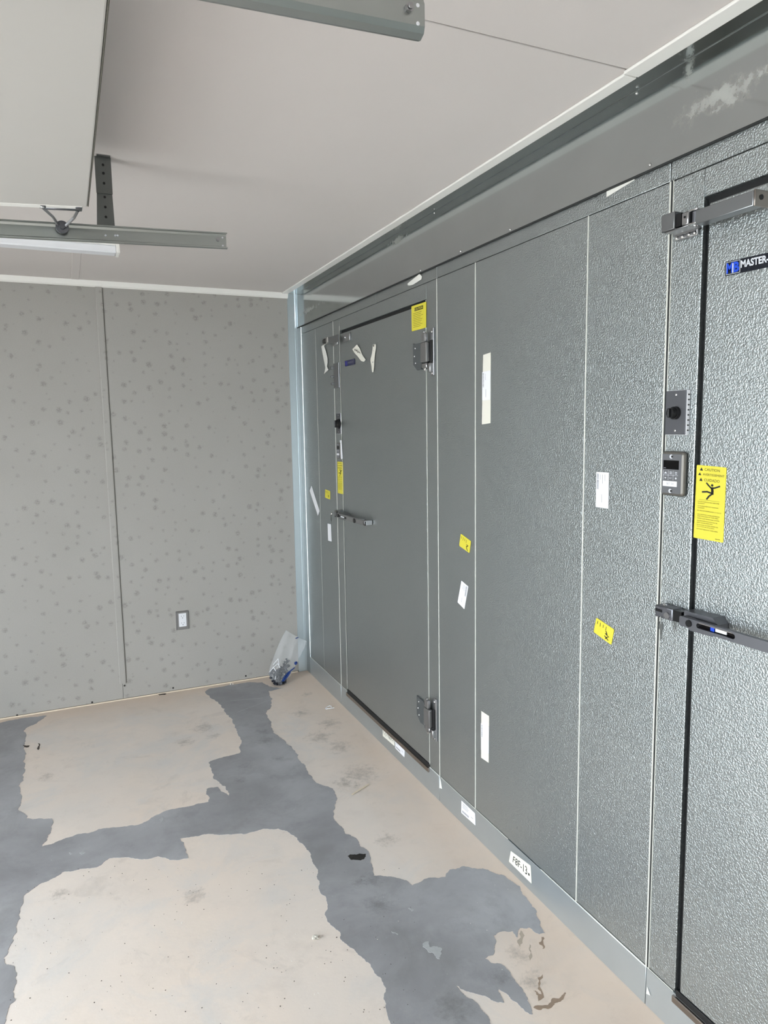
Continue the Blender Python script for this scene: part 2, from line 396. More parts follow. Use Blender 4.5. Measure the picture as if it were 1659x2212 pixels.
# galvanised closure flashings
fl = struct('trim_1', label='galvanised flashing along the top of the cold-room panels')
link('fascia', G().box(-.009, -.0075, YN, -.012, 2.287, 2.4985), M['flash'], fl)
link('ceiling_flange', G().box(-.063, -.0075, YN, -.012, 2.4972, 2.4992), M['flash'], fl)
link('fold_bead', G().cyl((-.0095, YN, 2.4965), (-.0095, -.012, 2.4965), .0012, 6), M['flash'], fl)
for px, py in ((1376, 169), (1404, 356), (1102, 496), (938, 440), (908, 584), (995, 543)):
    q = RW(px, py, -.0095)
    if q.z > 2.49: q.z = 2.49
    link('screw', G().dome((-.009, q.y, q.z), NX, .0042, .004, 10), M['chrome'], fl)
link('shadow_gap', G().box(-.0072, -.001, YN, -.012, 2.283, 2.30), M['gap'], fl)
cl = struct('trim_2', label='bluish galvanised corner closure strip')
link('closure_sheet', G().box(-.064, .02, -.005, -.0005, .002, 2.4965), M['closure'], cl)
link('closure_return', G().box(-.0035, -.002, -.074, -.005, .002, 2.285), M['stucco'], cl)
link('fold_bead', G().cyl((-.0035, -.0752, .118), (-.0035, -.0752, 2.238), .0010, 8), M['stucco'], cl)
link('fold_bead', G().cyl((-.018, -.0055, .002), (-.018, -.0055, 2.497), .0016, 8), M['closure'], cl)
t3 = struct('trim_3', mesh=G().prism([(XL, 0, 2.468), (XL, -.006, 2.466), (XL, -.016, 2.474), (XL, -.024, 2.4995), (XL, 0, 2.4995)], (-.062-XL, 0, 0)), mat=M['trim'], label='white cove trim above the speckled wall')
t4 = struct('trim_4', label='white strip trim between ceiling and flashing')
link('trim_strip', G().box(-.103, -.0635, -3.052, -.02, 2.492, 2.4995, .002, 2), M['trim'], t4)
link('trim_strip', G().box(-.110, -.0635, YN, -3.057, 2.492, 2.4995, .002, 2), M['trim'], t4)

# ================================================================== COLD-ROOM DOORS
LT, LB = 2.168, .132
def cold_door(n, yl, w, jl, jr, gapc):
    """yl: left edge of the leaf opening, jl: outer edge of left jamb, jr: outer edge of right jamb"""
    yr = yl-w
    d = struct('door_%d' % n, (0, (yl+yr)/2, 0))
    panel(yl, jl, BASE+.0015, TOP-.0015, 'left_jamb', parent=d)
    panel(jr, yr, BASE+.0015, TOP-.0015, 'right_jamb', parent=d)
    panel(yr-.002, yl+.002, LT+.004, TOP-.0015, 'header', parent=d)
    gap = gapc
    link('gasket', G().box(.012, .05, yr-.002, yl+.002, .10, LT+.008), M['dark'], d)
    # leaf, stepped face
    g = G().box(-.0015, .06, yr+.004, yl-gap, LB, LT-.014, .003, 2)
    link('leaf', g, M['stucco'], d)
    link('frame_bead', G().cyl((-.0006, yl, .13), (-.0006, yl, LT+.03), .0013 if n == 1 else .0022, 6), M['seal'] if n == 1 else M['stucco'], d)
    link('frame_bead', G().cyl((-.0006, yr, .13), (-.0006, yr, LT), .0013, 6), M['seal'], d)
    # threshold: black sweep and stainless nosing
    link('threshold', G().box(-.010, .02, yr-.0, yl+.002, .092, .112, .002, 2), M['brown'], d)
    link('sweep', G().box(-.004, .03, yr, yl-gap*.3, .112, .131, .002), M['dark'], d)
    return d
d1 = cold_door(1, -.765, 1.030, -.664, -1.888, .009)
d1['label'] = 'far cold-room door with yellow caution label at its top corner'
d2 = cold_door(2, -3.215, 1.030, -3.119, -4.352, .017)
d2['label'] = 'near cold-room door at the right edge of the picture'

def hinge(d, z, k=1.0):
    h = G()
    h.prism([(-.002, -1.684, z+.050), (-.002, -1.684, z-.040), (-.002, -1.720, z-.066), (-.002, -1.765, z-.066), (-.002, -1.765, z+.046), (-.002, -1.700, z+.046)], (-.006, 0, 0))
    h.prism([(-.008, -1.752, z+.044), (-.008, -1.752, z-.062), (-.024, -1.796, z-.060), (-.024, -1.796, z+.042)], (.0, -.004, 0))
    o = link('hinge', h, M['hinge'], d)
    link('hinge_barrel', G().box(-.030, -.010, -1.846, -1.794, z-.042, z+.040, .005, 2), M['steel'], o)
    link('hinge_pin', G().box(-.028, -.012, -1.832, -1.796, z+.040, z+.080, .006, 2).cyl((-.020, -1.815, z+.08), (-.020, -1.815, z+.085), .006, 12), M['steel'], o)
    f = G().box(-.007, .0, -1.870, -1.842, z-.098, z+.096, .002)
    f.box(-.022, -.004, -1.866, -1.846, z-.085, z-.046, .003).box(-.026, -.006, -1.842, -1.800, z-.066, z-.044, .003)
    link('frame_plate', f, M['steel'], o)
    link('slot', G().box(-.012, -.006, -1.866, -1.845, z-.042, z+.046), M['black'], o)
    s = G()
    for (a, b) in ((-1.705, z+.028), (-1.698, z-.005), (-1.708, z-.035)): s.dome((-.008, a, b), NX, .0045, .003, 10)
    for b in (z+.080, z-.088): s.dome((-.007, -1.856, b), NX, .0050, .003, 10)
    s.dome((-.020, -1.82, z-.066), (0, 0, -1), .007, .012, 10)
    link('hinge_screws', s, M['chrome'], o, kind='stuff')
hinge(d1, 1.952); hinge(d1, .365)

def slotbar(g, x0, x1, y0, y1, z0, z1, sy0, sy1, sz0, sz1):
    """bar with an obround opening"""
    def ring(a, b, c, d, r, n=6):
        pts = []
        for (cy, cz, t0) in ((b-r, d-r, 0), (a+r, d-r, 90), (a+r, c+r, 180), (b-r, c+r, 270)):
            for k in range(n+1):
                t = radians(t0+90*k/n); pts.append((cy+r*cos(t), cz+r*sin(t)))
        return pts
    o = ring(y0, y1, z0, z1, .004); i = ring(sy0, sy1, sz0, sz1, (sz1-sz0)/2-.0001); bm = g.bm; n = len(o)
    V = [[bm.verts.new((x, p[0], p[1])) for p in L] for x, L in ((x0, o), (x0, i), (x1, i), (x1, o))]
    for k in range(4):
        A, Bv = V[k], V[(k+1) % 4]
        for j in range(n): bm.faces.new((A[j], A[(j+1) % n], Bv[(j+1) % n], Bv[j]))

def latch(d, yj, z):
    s = G().box(-.037, -.002, yj+.017, yj+.077, z-.016, z+.016, .004, 2)
    o = link('strike', s, M['darksteel'], d)
    link('strike_slot', G().box(-.0385, -.037, yj+.052, yj+.074, z+.000, z+.007), M['black'], o)
    link('strike_lock', G().cyl((-.037, yj+.034, z-.004), (-.041, yj+.034, z-.004), .0085, 18), M['steel'], o)
    link('strike_mouth', G().box(-.034, -.006, yj-.008, yj+.017, z-.014, z+.014), M['black'], o)
    link('strike_screw', G().dome((-.02, yj+.060, z+.016), (0, 0, 1), .006, .003, 10), M['chrome'], o)
    k = G().cyl((-.041, yj+.052, z-.010), (-.041, yj+.050, z-.030), .0014, 6)
    k.prism([(-.042, yj+.055, z-.024), (-.042, yj+.044, z-.024), (-.042, yj+.042, z-.040), (-.042, yj+.047, z-.047), (-.042, yj+.047, z-.068), (-.042, yj+.050, z-.072), (-.042, yj+.052, z-.047), (-.042, yj+.057, z-.039)], (.002, 0, 0))
    link('key', k, M['trackdark'], o)
    b = G().prism([(-.002, yj-.020, z+.022), (-.002, yj-.104, z+.024), (-.002, yj-.120, z+.010), (-.002, yj-.120, z-.008), (-.002, yj-.105, z-.022), (-.002, yj-.040, z-.024), (-.002, yj-.020, z-.012)], (-.036, 0, 0))
    m = link('handle_mount', b, M['darksteel'], d)
    h = G(); z1 = z+.002
    slotbar(h, -.060, -.048, yj-.420, yj-.026, z1-.013, z1+.011, yj-.186, yj-.078, z1-.006, z1+.006)
    h.box(-.060, -.004, yj-.424, yj-.408, z1-.013, z1+.011, .002)
    hb = link('handle', h, M['darksteel'], d)
    link('handle_rim', G().cyl((-.0605, yj-.086, z1+.0072), (-.0605, yj-.178, z1+.0072), .0008, 6), M['chrome'], hb)
    link('handle_inset', G().box(-.052, -.049, yj-.190, yj-.074, z1-.008, z1+.008), M['blackgloss'], hb)
    link('handle_pivot', G().cyl((-.060, yj-.056, z1-.001), (-.063, yj-.056, z1-.001), .0085, 18), M['black'], hb)
    link('handle_link', G().box(-.050, -.036, yj-.060, yj-.026, z1-.011, z1+.010, .003), M['darksteel'], hb)
    link('badge', G().box(-.0535, -.0518, yj-.124, yj-.113, z1-.0050, z1+.0050), M['blue'], hb)
    link('badge_print', G().box(-.0535, -.0518, yj-.158, yj-.127, z1-.0035, z1+.0035), M['white'], hb)
latch(d2, -3.215, 1.162)

# small latch of the far door: strike cam and short pull
def latch_far(d, yj, z):
    s = G().box(-.040, -.002, yj+.010, yj+.070, z-.018, z+.022, .004, 2).cyl((-.044, yj+.044, z+.004), (-.002, yj+.044, z+.004), .016, 16)
    o = link('strike', s, M['midsteel'], d)
    link('strike_slot', G().prism([(-.0415, yj+.060, z-.018), (-.0415, yj+.060, z+.004), (-.0415, yj+.008, z+.020), (-.0415, yj+.004, z+.012), (-.0415, yj+.048, z-.002), (-.0415, yj+.050, z-.018)], (.003, 0, 0)), M['black'], o)
    link('strike_arm', G().cyl((-.040, yj+.100, z+.000), (-.040, yj+.128, z-.018), .007, 10), M['chrome'], o)
    k = G().cyl((-.042, yj+.120, z-.012), (-.042, yj+.118, z-.034), .0018, 6)
    k.prism([(-.042, yj+.128, z-.026), (-.042, yj+.110, z-.026), (-.042, yj+.108, z-.043), (-.042, yj+.114, z-.05), (-.042, yj+.116, z-.076), (-.042, yj+.120, z-.05), (-.042, yj+.128, z-.043)], (.002, 0, 0))
    link('key', k, M['trackdark'], o)
    link('handle_mount', G().prism([(-.002, yj, z+.016), (-.002, yj-.070, z+.014), (-.002, yj-.092, z-.002), (-.002, yj-.080, z-.022), (-.002, yj, z-.022)], (-.036, 0, 0)), M['midsteel'], d)
    h = G().box(-.050, -.038, yj-.400, yj-.010, z-.014, z+.010, .003)
    h.box(-.050, -.004, yj-.400, yj-.385, z-.014, z+.014, .003).box(-.044, -.004, yj-.300, yj-.285, z-.010, z+.008, .002)
    hb = link('handle', h, M['steel'], d)
    link('handle_inset', G().box(-.0512, -.050, yj-.145, yj-.040, z-.008, z+.003), M['black'], hb)
    link('handle_pivot', G().cyl((-.050, yj-.022, z), (-.054, yj-.022, z), .011, 14), M['black'], hb)
    link('badge_print', G().box(-.0522, -.0512, yj-.115, yj-.065, z-.005, z+.001), M['white'], hb)
    link('roller', G().cyl((-.050, yj-.265, z-.002), (-.054, yj-.265, z-.002), .0125, 14), M['black'], hb)
latch_far(d1, -.790, 1.160)

# spring closer of the near door
def closer(d):
    z = 2.122
    o = link('closer', G().box(-.010, -.001, -3.207, -3.140, z-.034, z+.028, .002), M['steel'], d)
    link('end_block', G().box(-.060, -.012, -3.184, -3.143, z-.019, z+.021, .0015), M['midsteel'], o)
    link('end_shadow', G().box(-.054, -.012, -3.199, -3.1845, z-.016, z+.014), M['black'], o)
    g = G().box(-.054, -.010, -3.220, -3.199, z-.018, z+.013, .003).box(-.056, -.012, -3.222, -3.150, z-.022, z-.019, .001)
    link('hook_bracket', g, M['steel'], o)
    link('hook_hole', G().cyl((-.054, -3.210, z+.001), (-.055, -3.210, z+.001), .0028, 10), M['black'], o)
    link('roller', G().cyl((-.040, -3.232, z-.016), (-.040, -3.232, z+.008), .010, 18), M['darksteel'], o)
    link('roller_fork', G().box(-.056, -.010, -3.248, -3.221, z+.009, z+.0125, .001).box(-.056, -.010, -3.248, -3.221, z-.021, z-.0175, .001), M['chrome'], o)
    link('closer_arm', G().box(-.060, -.030, -3.398, -3.246, z-.026, z+.006, .002, 2), M['midsteel'], o)
    link('arm_end', G().box(-.060, -.002, -3.402, -3.398, z-.027, z+.007, .001), M['brown'], o)
    link('adjuster', G().cyl((-.042, -3.402, z-.008), (-.042, -3.4035, z-.008), .0055, 14), M['black'], o)
    s = G()
    for y_ in (-3.146, -3.164, -3.184, -3.201):
        s.dome((-.010, y_, z-.029), NX, .0048, .006, 10); s.dome((-.010, y_, z+.023), NX, .0048, .006, 10)
    link('closer_screws', s, M['chrome'], o, kind='stuff')
    link('rail', G().box(-.020, -.009, -3.206, -3.142, z-.024, z-.016, .003), M['steel'], o)
closer(d2)
# closer of the far door (door held on its hook)
def closer_far(d):
    z = 2.13
    o = link('closer', G().box(-.008, -.001, -.745, -.665, z-.030, z+.020, .002), M['steel'], d)
    link('end_block', G().box(-.046, -.010, -.665, -.605, z-.012, z+.012, .003), M['black'], o)
    link('hook_bracket', G().box(-.048, -.008, -.700, -.668, z-.016, z+.016, .003).box(-.048, -.02, -.690, -.600, z-.020, z-.014, .002).box(-.048, -.02, -.690, -.604, z+.013, z+.017, .002), M['chrome'], o)
    link('closer_arm', G().prism([(-.046, -.705, z+.012), (-.046, -.705, z-.018), (-.030, -.82, z-.024), (-.030, -.82, z+.016)], (.006, 0, 0)), M['midsteel'], o)
    link('strike_plate', G().box(-.010, -.001, -.936, -.828, z-.028, z+.014, .002), M['steel'], o)
    s = G().dome((-.010, -.872, z-.006), NX, .006, .004, 10)
    link('closer_screws', s, M['chrome'], o, kind='stuff')
    # lower guard plate on the jamb
    g = G().box(-.006, -.001, -.755, -.668, 1.865, 2.005, .002).box(-.020, -.004, -.675, -.655, 1.97, 1.99, .002).box(-.020, -.004, -.675, -.655, 1.925, 1.938, .002).box(-.020, -.004, -.675, -.655, 1.885, 1.898, .002)
    link('jamb_plate', g, M['midsteel'], d)
closer_far(d1)

# ================================================================== PRINTED STICKERS, TAGS, LETTERING
_font = None
def text_tris(s, bold=False):
    c = bpy.data.curves.new('t', 'FONT'); c.body = s; c.size = 1; c.resolution_u = 3
    if bold: c.offset = .018 if bold is True else bold
    o = bpy.data.objects.new('t', c); COL.objects.link(o)
    dg = bpy.context.evaluated_depsgraph_get(); dg.update()
    me = bpy.data.meshes.new_from_object(o.evaluated_get(dg))
    V = [(v.co.x, v.co.y) for v in me.vertices]; F = [tuple(p.vertices) for p in me.polygons]
    bpy.data.objects.remove(o); bpy.data.curves.remove(c); bpy.data.meshes.remove(me)
    xs = [v[0] for v in V]; ys_ = [v[1] for v in V]; x0, x1, y0, y1 = min(xs), max(xs), min(ys_), max(ys_)
    return [((a-x0)/(x1-x0), (b-y0)/max(y1-y0, .001)) for a, b in V], F
def quadmap(q, n, off):
    TL, TR, BR, BL = q
    def f(u, v):       # u right, v down, 0..1
        p = TL*(1-u)*(1-v)+TR*u*(1-v)+BR*u*v+BL*(1-u)*v
        return p+n*off
    return f
class Print:
    def __init__(s): s.V = []; s.F = []
    def add(s, V, F):
        k = len(s.V); s.V += V; s.F += [tuple(i+k for i in f) for f in F]
    def rect(s, u0, v0, u1, v1): s.add([(u0, v0), (u1, v0), (u1, v1), (u0, v1)], [(0, 1, 2, 3)]); return s
    def text(s, t, u0, v0, u1, v1, bold=False, turn=0):
        V, F = text_tris(t, bold)
        if turn == 0: P = [(u0+a*(u1-u0), v1+b*(v0-v1)) for a, b in V]
        elif turn == 90: P = [(u1+b*(u0-u1), v1+a*(v0-v1)) for a, b in V]     # reads upward
        else: P = [(u0+b*(u1-u0), v0+a*(v1-v0)) for a, b in V]                 # reads downward
        s.add(P, F); return s
    def stroke(s, pts, w, asp=1.0):
        for (a, b), (c, d) in zip(pts[:-1], pts[1:]):
            dx, dy = c-a, (d-b)*asp; L = math.hypot(dx, dy) or 1; nx, ny = -dy/L*w/2, dx/L*w/2
            ex, ey = dx/L*w*.3, dy/L*w*.3
            s.add([(a-ex+nx, b+(ny-ey)/asp), (c+ex+nx, d+(ny+ey)/asp), (c+ex-nx, d+(ey-ny)/asp), (a-ex-nx, b-(ny+ey)/asp)], [(0, 1, 2, 3)])
        return s
    def disc(s, u, v, r, asp=1.0, n=14):
        s.add([(u+r*cos(2*pi*i/n), v+r*sin(2*pi*i/n)/asp) for i in range(n)], [tuple(range(n))]); return s
    def tri(s, *p): s.add(list(p), [(0, 1, 2)]); return s
    def build(s, name, q, n, mat, parent, off):
        f = quadmap(q, n, off); me = bpy.data.meshes.new(name); o0 = root_loc(parent)
        me.from_pydata([tuple(f(u, v)-o0) for u, v in s.V], [], s.F); me.materials.append(mat)
        o = bpy.data.objects.new(name, me); COL.objects.link(o); o.parent = parent
        if len(s.F) > 1 and name not in ('screen',): o['kind'] = 'stuff'
        return o
def q3(pts, x=-.001): return [RW(px, py, x) for px, py in pts]
def sheet(q, n, t, cut=0.0):
    TL, TR, BR, BL = q; c = []
    if cut:
        for a, p, b in ((BL, TL, TR), (TL, TR, BR), (TR, BR, BL), (BR, BL, TL)):
            c += [p+(a-p).normalized()*cut, p+((a-p).normalized()+(b-p).normalized())*cut*.22, p+(b-p).normalized()*cut]
    else: c = [TL, TR, BR, BL]
    return G().prism(c, n*t)
def sticker(name, label, cat, pts, mat, prints, parent=None, x=-.0006, t=.0006, cut=.003, group=None, sheetname='backing'):
    q = q3(pts, x); ctr = (q[0]+q[1]+q[2]+q[3])/4
    o = parent or thing(name, ctr, label, cat, group)
    b = link(sheetname, sheet(q, NX, t, cut), mat, o, smooth=20)
    for i, (pname, pr, pm) in enumerate(prints): pr.build(pname, q, NX, pm, o, t+.0003+.0002*i)
    return o

# --- big slip warning on the near door
lines = ['FLOOR SURFACE MAY BECOME', 'SLIPPERY', 'LE PLANCHER EST PARFOIS', 'GLISSANT', 'EL PISO ES RESBALOSO A VECES', 'USE CAUTION WHEN ENTERING', 'AND WALKING IN THIS AREA', 'WEAR SLIP RESISTING SHOES', 'FLOOR SURFACE SHOULD BE', 'KEPT CLEAN AND DRY', 'NON-SKID FLOOR STRIPS OR', 'MATS MAY BE REQUIRED', 'DO NOT REMOVE THIS LABEL']
def slip(small=False):
    a, b = Print(), Print(); asp = 2.45
    for k, (tx, u1, h) in enumerate((('CAUTION', .79, .040), ('AVERTISSEMENT', .95, .034), ('CUIDADO', .80, .040))):
        v = .030+.070*k; b.text(tx, .28 if k != 1 else .23, v+.004, u1, v+h)
        c = .17 if k != 1 else .12
        a.tri((c-.055, v+h+.002), (c+.055, v+h+.002), (c, v-.002))
    # falling figure
    a.disc(.56, .255, .042, asp)
    a.stroke([(.37, .232), (.44, .262), (.54, .298), (.66, .285), (.81, .258)], .050, asp)
    a.stroke([(.56, .29), (.575, .33), (.575, .37)], .085, asp)
    a.stroke([(.56, .362), (.40, .348), (.24, .358)], .055, asp)
    a.stroke([(.57, .37), (.47, .405), (.40, .446)], .055, asp)
    a.rect(.14, .463, .82, .466)
    vs_ = [.485, .510, .545, .570, .608, .660, .685, .715, .748, .773, .803, .828, .862]
    for tx, v in zip(lines, vs_): b.text(tx, .10, v, .10+min(.80, len(tx)*.030), v+.013)
    b.rect(.74, .965, .90, .972)
    return a, b
a, b = slip()
sticker('warning_label', 'large yellow falling-figure caution label on the near door', 'sticker', [(1505.7, 1004), (1569.8, 1010), (1562.4, 1172.6), (1498.3, 1161)], M['yellow'], [('pictogram', a, M['ink']), ('lettering', b, M['yink'])], x=-.002)
a, b = slip()
sticker('warning_label', 'narrow yellow falling-figure caution label on the far door jamb', 'sticker', [(728.9, 997), (740.9, 998), (742, 1068), (730, 1065)], M['yellow'], [('pictogram', a, M['ink']), ('lettering', b, M['yink'])])
a, b, c = Print(), Print(), Print()
a.rect(.22, .10, .80, .235); c.text('CAUTION', .25, .125, .77, .21, True)
for k in range(9): b.rect(.12, .31+.068*k, random.uniform(.62, .88), .325+.068*k)
sticker('caution_label', 'yellow label headed CAUTION at the top corner of the far door', 'sticker', [(889, 662), (921, 651.5), (920.5, 707.6), (889.8, 716)], M['yellow'], [('heading_block', a, M['ink']), ('fine_print', b, M['yink']), ('lettering', c, M['yellow'])], x=-.002, cut=.002)

def ylabel(label, pts, marks):
    b, a = Print(), Print()
    for k in range(4): b.rect(.10+.16*k, .14, .13+.16*k, .34+.05*(k % 2))
    for st in marks: a.stroke(st, .05)
    sticker('yellow_tag', label, 'sticker', pts, M['yellow'], [('fine_print', b, M['yink']), ('symbol', a, M['ink'])], cut=.004)
ylabel('tiny upright yellow tag left of the far door latch', [(702.7, 1057), (713.2, 1061), (713.2, 1079), (702.3, 1074.6)], [[(.6, .55), (.75, .62), (.62, .72)], [(.70, .60), (.72, .84)]])
ylabel('small slanted yellow tag on the narrow panel right of the far door', [(995.8, 1152.8), (1017.7, 1169.2), (1014.2, 1194.8), (992, 1178.7)], [[(.66, .50), (.80, .52), (.72, .62)], [(.66, .62), (.72, .80), (.82, .92)]])
ylabel('slanted yellow tag on the panel beside the near door', [(1288.5, 1334), (1327, 1359.8), (1320.8, 1393.4), (1282.4, 1365)], [[(.62, .42), (.70, .56), (.62, .58), (.80, .66)], [(.60, .74), (.80, .86)], [(.66, .86), (.74, .72)]])

def wlabel(label, pts, vert=True, flip=False, name='paper_label', code=True, extra=None, x=-.0006, sub=None):
    a, b = Print(), Print()
    if vert and code:
        v = .05
        while v < .48:
            h = random.choice((.006, .010, .014)); a.rect(.05 if not flip else .74, v, .22 if not flip else .90, v+h); v += h+random.choice((.006, .010))
        for k in range(3): b.rect(.34+.17*k, .06, .36+.17*k, random.uniform(.2, .45))
        b.rect(.46, .62, .48, .85)
    elif code:
        u = .08
        while u < .55:
            h = random.choice((.006, .012)); a.rect(u, .72, u+h, .88); u += h+.010
        for k in range(3): b.rect(.10, .14+.14*k, random.uniform(.3, .55), .17+.14*k)
        b.rect(.7, .60, .86, .63)
    pr = [('barcode', a, M['greyink']), ('fine_print', b, M['greyink'])] if code else []
    o = sticker(name, label, 'label', pts, M['paper'], pr, x=x, cut=.002)
    return o
o = sticker('paper_label', 'tall white paper strip with barcode, high on the wide panel', 'label', [(1044, 766.7), (1060.4, 761.2), (1059.9, 914), (1041.1, 916.8)], M['tape'], [], cut=0)
a, b = Print(), Print(); v = .05
while v < .55: h = random.choice((.01, .018)); a.rect(.06, v, .22, v+h); v += h+.014
b.rect(.45, .62, .48, .9).rect(.4, .08, .42, .3)
sticker('', '', '', [(1042, 803.7), (1060.1, 800.1), (1059.2, 863.4), (1041.8, 865.2)], M['white'], [('barcode', a, M['greyink']), ('fine_print', b, M['greyink'])], parent=o, x=-.0014, sheetname='barcode_sticker')
o = sticker('paper_label', 'white paper strip with barcode, low on the wide panel near the floor', 'label', [(1040, 1535.6), (1056.7, 1546.6), (1055.8, 1647.7), (1039.5, 1636.7)], M['tape'], [], cut=0)
a = Print(); v = .06
while v < .5: h = random.choice((.012, .02)); a.rect(.08, v, .2, v+h); v += h+.016
sticker('', '', '', [(1039, 1561.5), (1056.4, 1570), (1056, 1628), (1039.3, 1619.5)], M['white'], [('barcode', a, M['greyink'])], parent=o, x=-.0014, sheetname='barcode_sticker')
wlabel('white barcode label at eye level beside the near door thermostat', [(1288.5, 1019.4), (1315.6, 1020.9), (1314.5, 1099), (1287.1, 1095)])
wlabel('slanted white barcode label below the small yellow tag', [(997, 1254), (1011.9, 1267), (1003.3, 1316), (988.6, 1301)], flip=True)
wlabel('short upright white strip under the far door key', [(707.7, 1131), (714.7, 1132.4), (716.5, 1169.9), (709, 1167.8)], code=False, name='paper_strip')
wlabel('long slanted white strip left of the far door', [(673, 1049.6), (690.4, 1103.7), (686.8, 1113.8), (669, 1060)], code=False, name='paper_strip')
wlabel('white barcode label on the base strip, below the far door threshold', [(854, 1593.6), (874.5, 1614.8), (873.7, 1636), (854, 1616)], vert=False, x=-.003)
wlabel('white barcode label on the base strip below the wide panel', [(997, 1729), (1026.4, 1757), (1027, 1783), (996.5, 1755.5)], vert=False, x=-.003)
# hand-marked tags on the base strip
a = Print()
for _ in range(7):
    u = .06+.13*_; a.stroke([(u, random.uniform(.2, .35)), (u+.07, random.uniform(.2, .5)), (u+.01, .55), (u+.08, random.uniform(.6, .85))], .022)
a.stroke([(.56, .3), (.68, .3), (.70, .6), (.58, .68), (.55, .45), (.56, .3)], .02)
sticker('marked_tag', 'pen-marked white tag on the base strip under the far door', 'tag', [(827, 1568.6), (852, 1592), (852.5, 1611.7), (827, 1589.7)], M['tape'], [('handwriting', a, M['ink'])], x=-.003)
a = Print().text('F8F-13', .16, .24, .82, .74).rect(.87, .52, .93, .66)
sticker('marked_tag', 'torn white tag hand-lettered F8F-13 on the near base strip', 'tag', [(1103.7, 1838), (1146.5, 1870), (1148.5, 1909), (1099.5, 1861)], M['tape'], [('handwriting', a, M['ink'])], x=-.003)
sticker('tape_scrap', 'long wedge of pale tape on the top rail left of the near door', 'tape', [(1310.6, 409), (1369.5, 384), (1371, 389), (1310.6, 426)], M['film'], [], x=-.0006, cut=0)
# peeling scraps: curved films standing off the wall
def scrap(label, pts, x=-.004, lift=.018, group=None, prints=None, name='film_scrap', mat='film'):
    P = [RW(px, py, x) for px, py in pts]; c = sum(P, Vector())/len(P)
    o = thing(name, c, label, 'scrap', group)
    z0, z1 = min(p.z for p in P), max(p.z for p in P)
    P2 = [p+NX*lift*((z1-p.z)/(z1-z0+1e-6)-.5)**2 for p in P]
    bm = bmesh.new(); vs_ = [bm.verts.new(p) for p in P2]; vb = [bm.verts.new(p+NX*.0008) for p in P2]
    for A in (vs_, vb):
        for t3_ in geometry.tessellate_polygon([[Vector((0, p.y, p.z)) for p in P2]]): bm.faces.new([A[i] for i in t3_])
    n = len(P2)
    for i in range(n): bm.faces.new((vs_[i], vs_[(i+1) % n], vb[(i+1) % n], vb[i]))
    link('film', bm, M[mat], o, smooth=60)
    return o
def z3(pts, sc, ox, oy): return [(ox+a/sc, oy+b/sc) for a, b in pts]
Z = lambda pts: z3(pts, 4.366, 620, 600)
scrap('white torn film hanging under the far door closer', Z([(330, 650), (352, 632), (368, 690), (382, 755), (384, 800), (378, 835), (396, 868), (357, 907), (366, 850), (345, 760)]))
s2 = scrap('folded pale tape with black marks, nearer the door closer', Z([(620, 675), (668, 630), (690, 668), (712, 728), (747, 773), (735, 792), (705, 785), (665, 738), (640, 712)]), mat='tape')
Print().stroke([(.1, .2), (.25, .1), (.3, .3)], .05).stroke([(.35, .28), (.5, .22), (.42, .42), (.58, .36)], .05).stroke([(.62, .5), (.72, .42), (.74, .56)], .04).build('pen_marks', [RW(*p, -.006) for p in Z([(630, 668), (676, 640), (748, 770), (700, 785)])], NX, M['ink'], s2, .006)
s3 = scrap('narrow kinked pale tape hanging right of the folded one', Z([(820, 628), (845, 628), (843, 665), (833, 705), (825, 780), (824, 840), (822, 890), (812, 892), (800, 835), (788, 780), (790, 760), (803, 718), (812, 670)]), mat='tape')
Print().disc(.4, .05, .12, 3).rect(.4, .22, .5, .235).rect(.45, .62, .6, .66).build('pen_marks', [RW(*p, -.006) for p in Z([(815, 628), (845, 628), (830, 890), (795, 890)])], NX, M['ink'], s3, .006)
scrap('stubby white film scrap stuck under the flashing above the far door', z3([(776, 588), (850, 530), (862, 545), (860, 562), (812, 595), (790, 600), (778, 598)], 2.765, 600, 400), x=-.002, lift=.01)
scrap('small white film sliver at the base strip joint', [(951.5, 1680), (953, 1690), (955.5, 1704), (950, 1702)], x=-.004, lift=.004)
scrap('small triangular white sliver at the base strip below the near jamb', [(1399, 2131), (1405, 2150), (1397, 2146)], x=-.004, lift=.004)

# --- name plates (parts of the doors)
q = q3([(744.8, 779.8), (766.6, 774.5), (767.3, 786.7), (746, 792)], -.002)
npn = link('name_plate', sheet(q, NX, .001, .004), M['navy'], d1, label='small navy maker plate')
Print().rect(.04, .08, .26, .92).build('emblem', q, NX, plain('dull_blue', (38, 40, 120), .4), npn, .0014)
Print().text('MASTER-BILT', .34, .34, .90, .62).build('lettering', q, NX, M['greyink'], npn, .0015)
A0, A1, B0, B1 = q3([(1567.6, 566), (1659, 546), (1566.7, 597), (1659, 577.5)], -.002)
ext = lambda a, b: a+(b-a)*1.05
q = [A0, ext(A0, A1), ext(B0, B1), B0]
npn = link('name_plate', sheet(q, NX, .0015, .004), M['slate'], d2, label='dark maker plate with blue emblem')
Print().rect(.025, .06, .355, .94).build('emblem_rim', q, NX, M['silverink'], npn, .0018)
Print().rect(.035, .09, .345, .91).build('emblem_field', q, NX, M['slate'], npn, .0020)
Print().text('M', .040, .14, .190, .86, .045).text('B', .200, .14, .340, .86, .045).build('emblem', q, NX, M['blue'], npn, .0022)
Print().text('1', .178, .20, .204, .88, .01).build('numeral', q, NX, M['silverink'], npn, .0025)
Print().text('MASTER-', .370, .14, .985, .66, .035).build('lettering', q, NX, M['silverink'], npn, .0022)

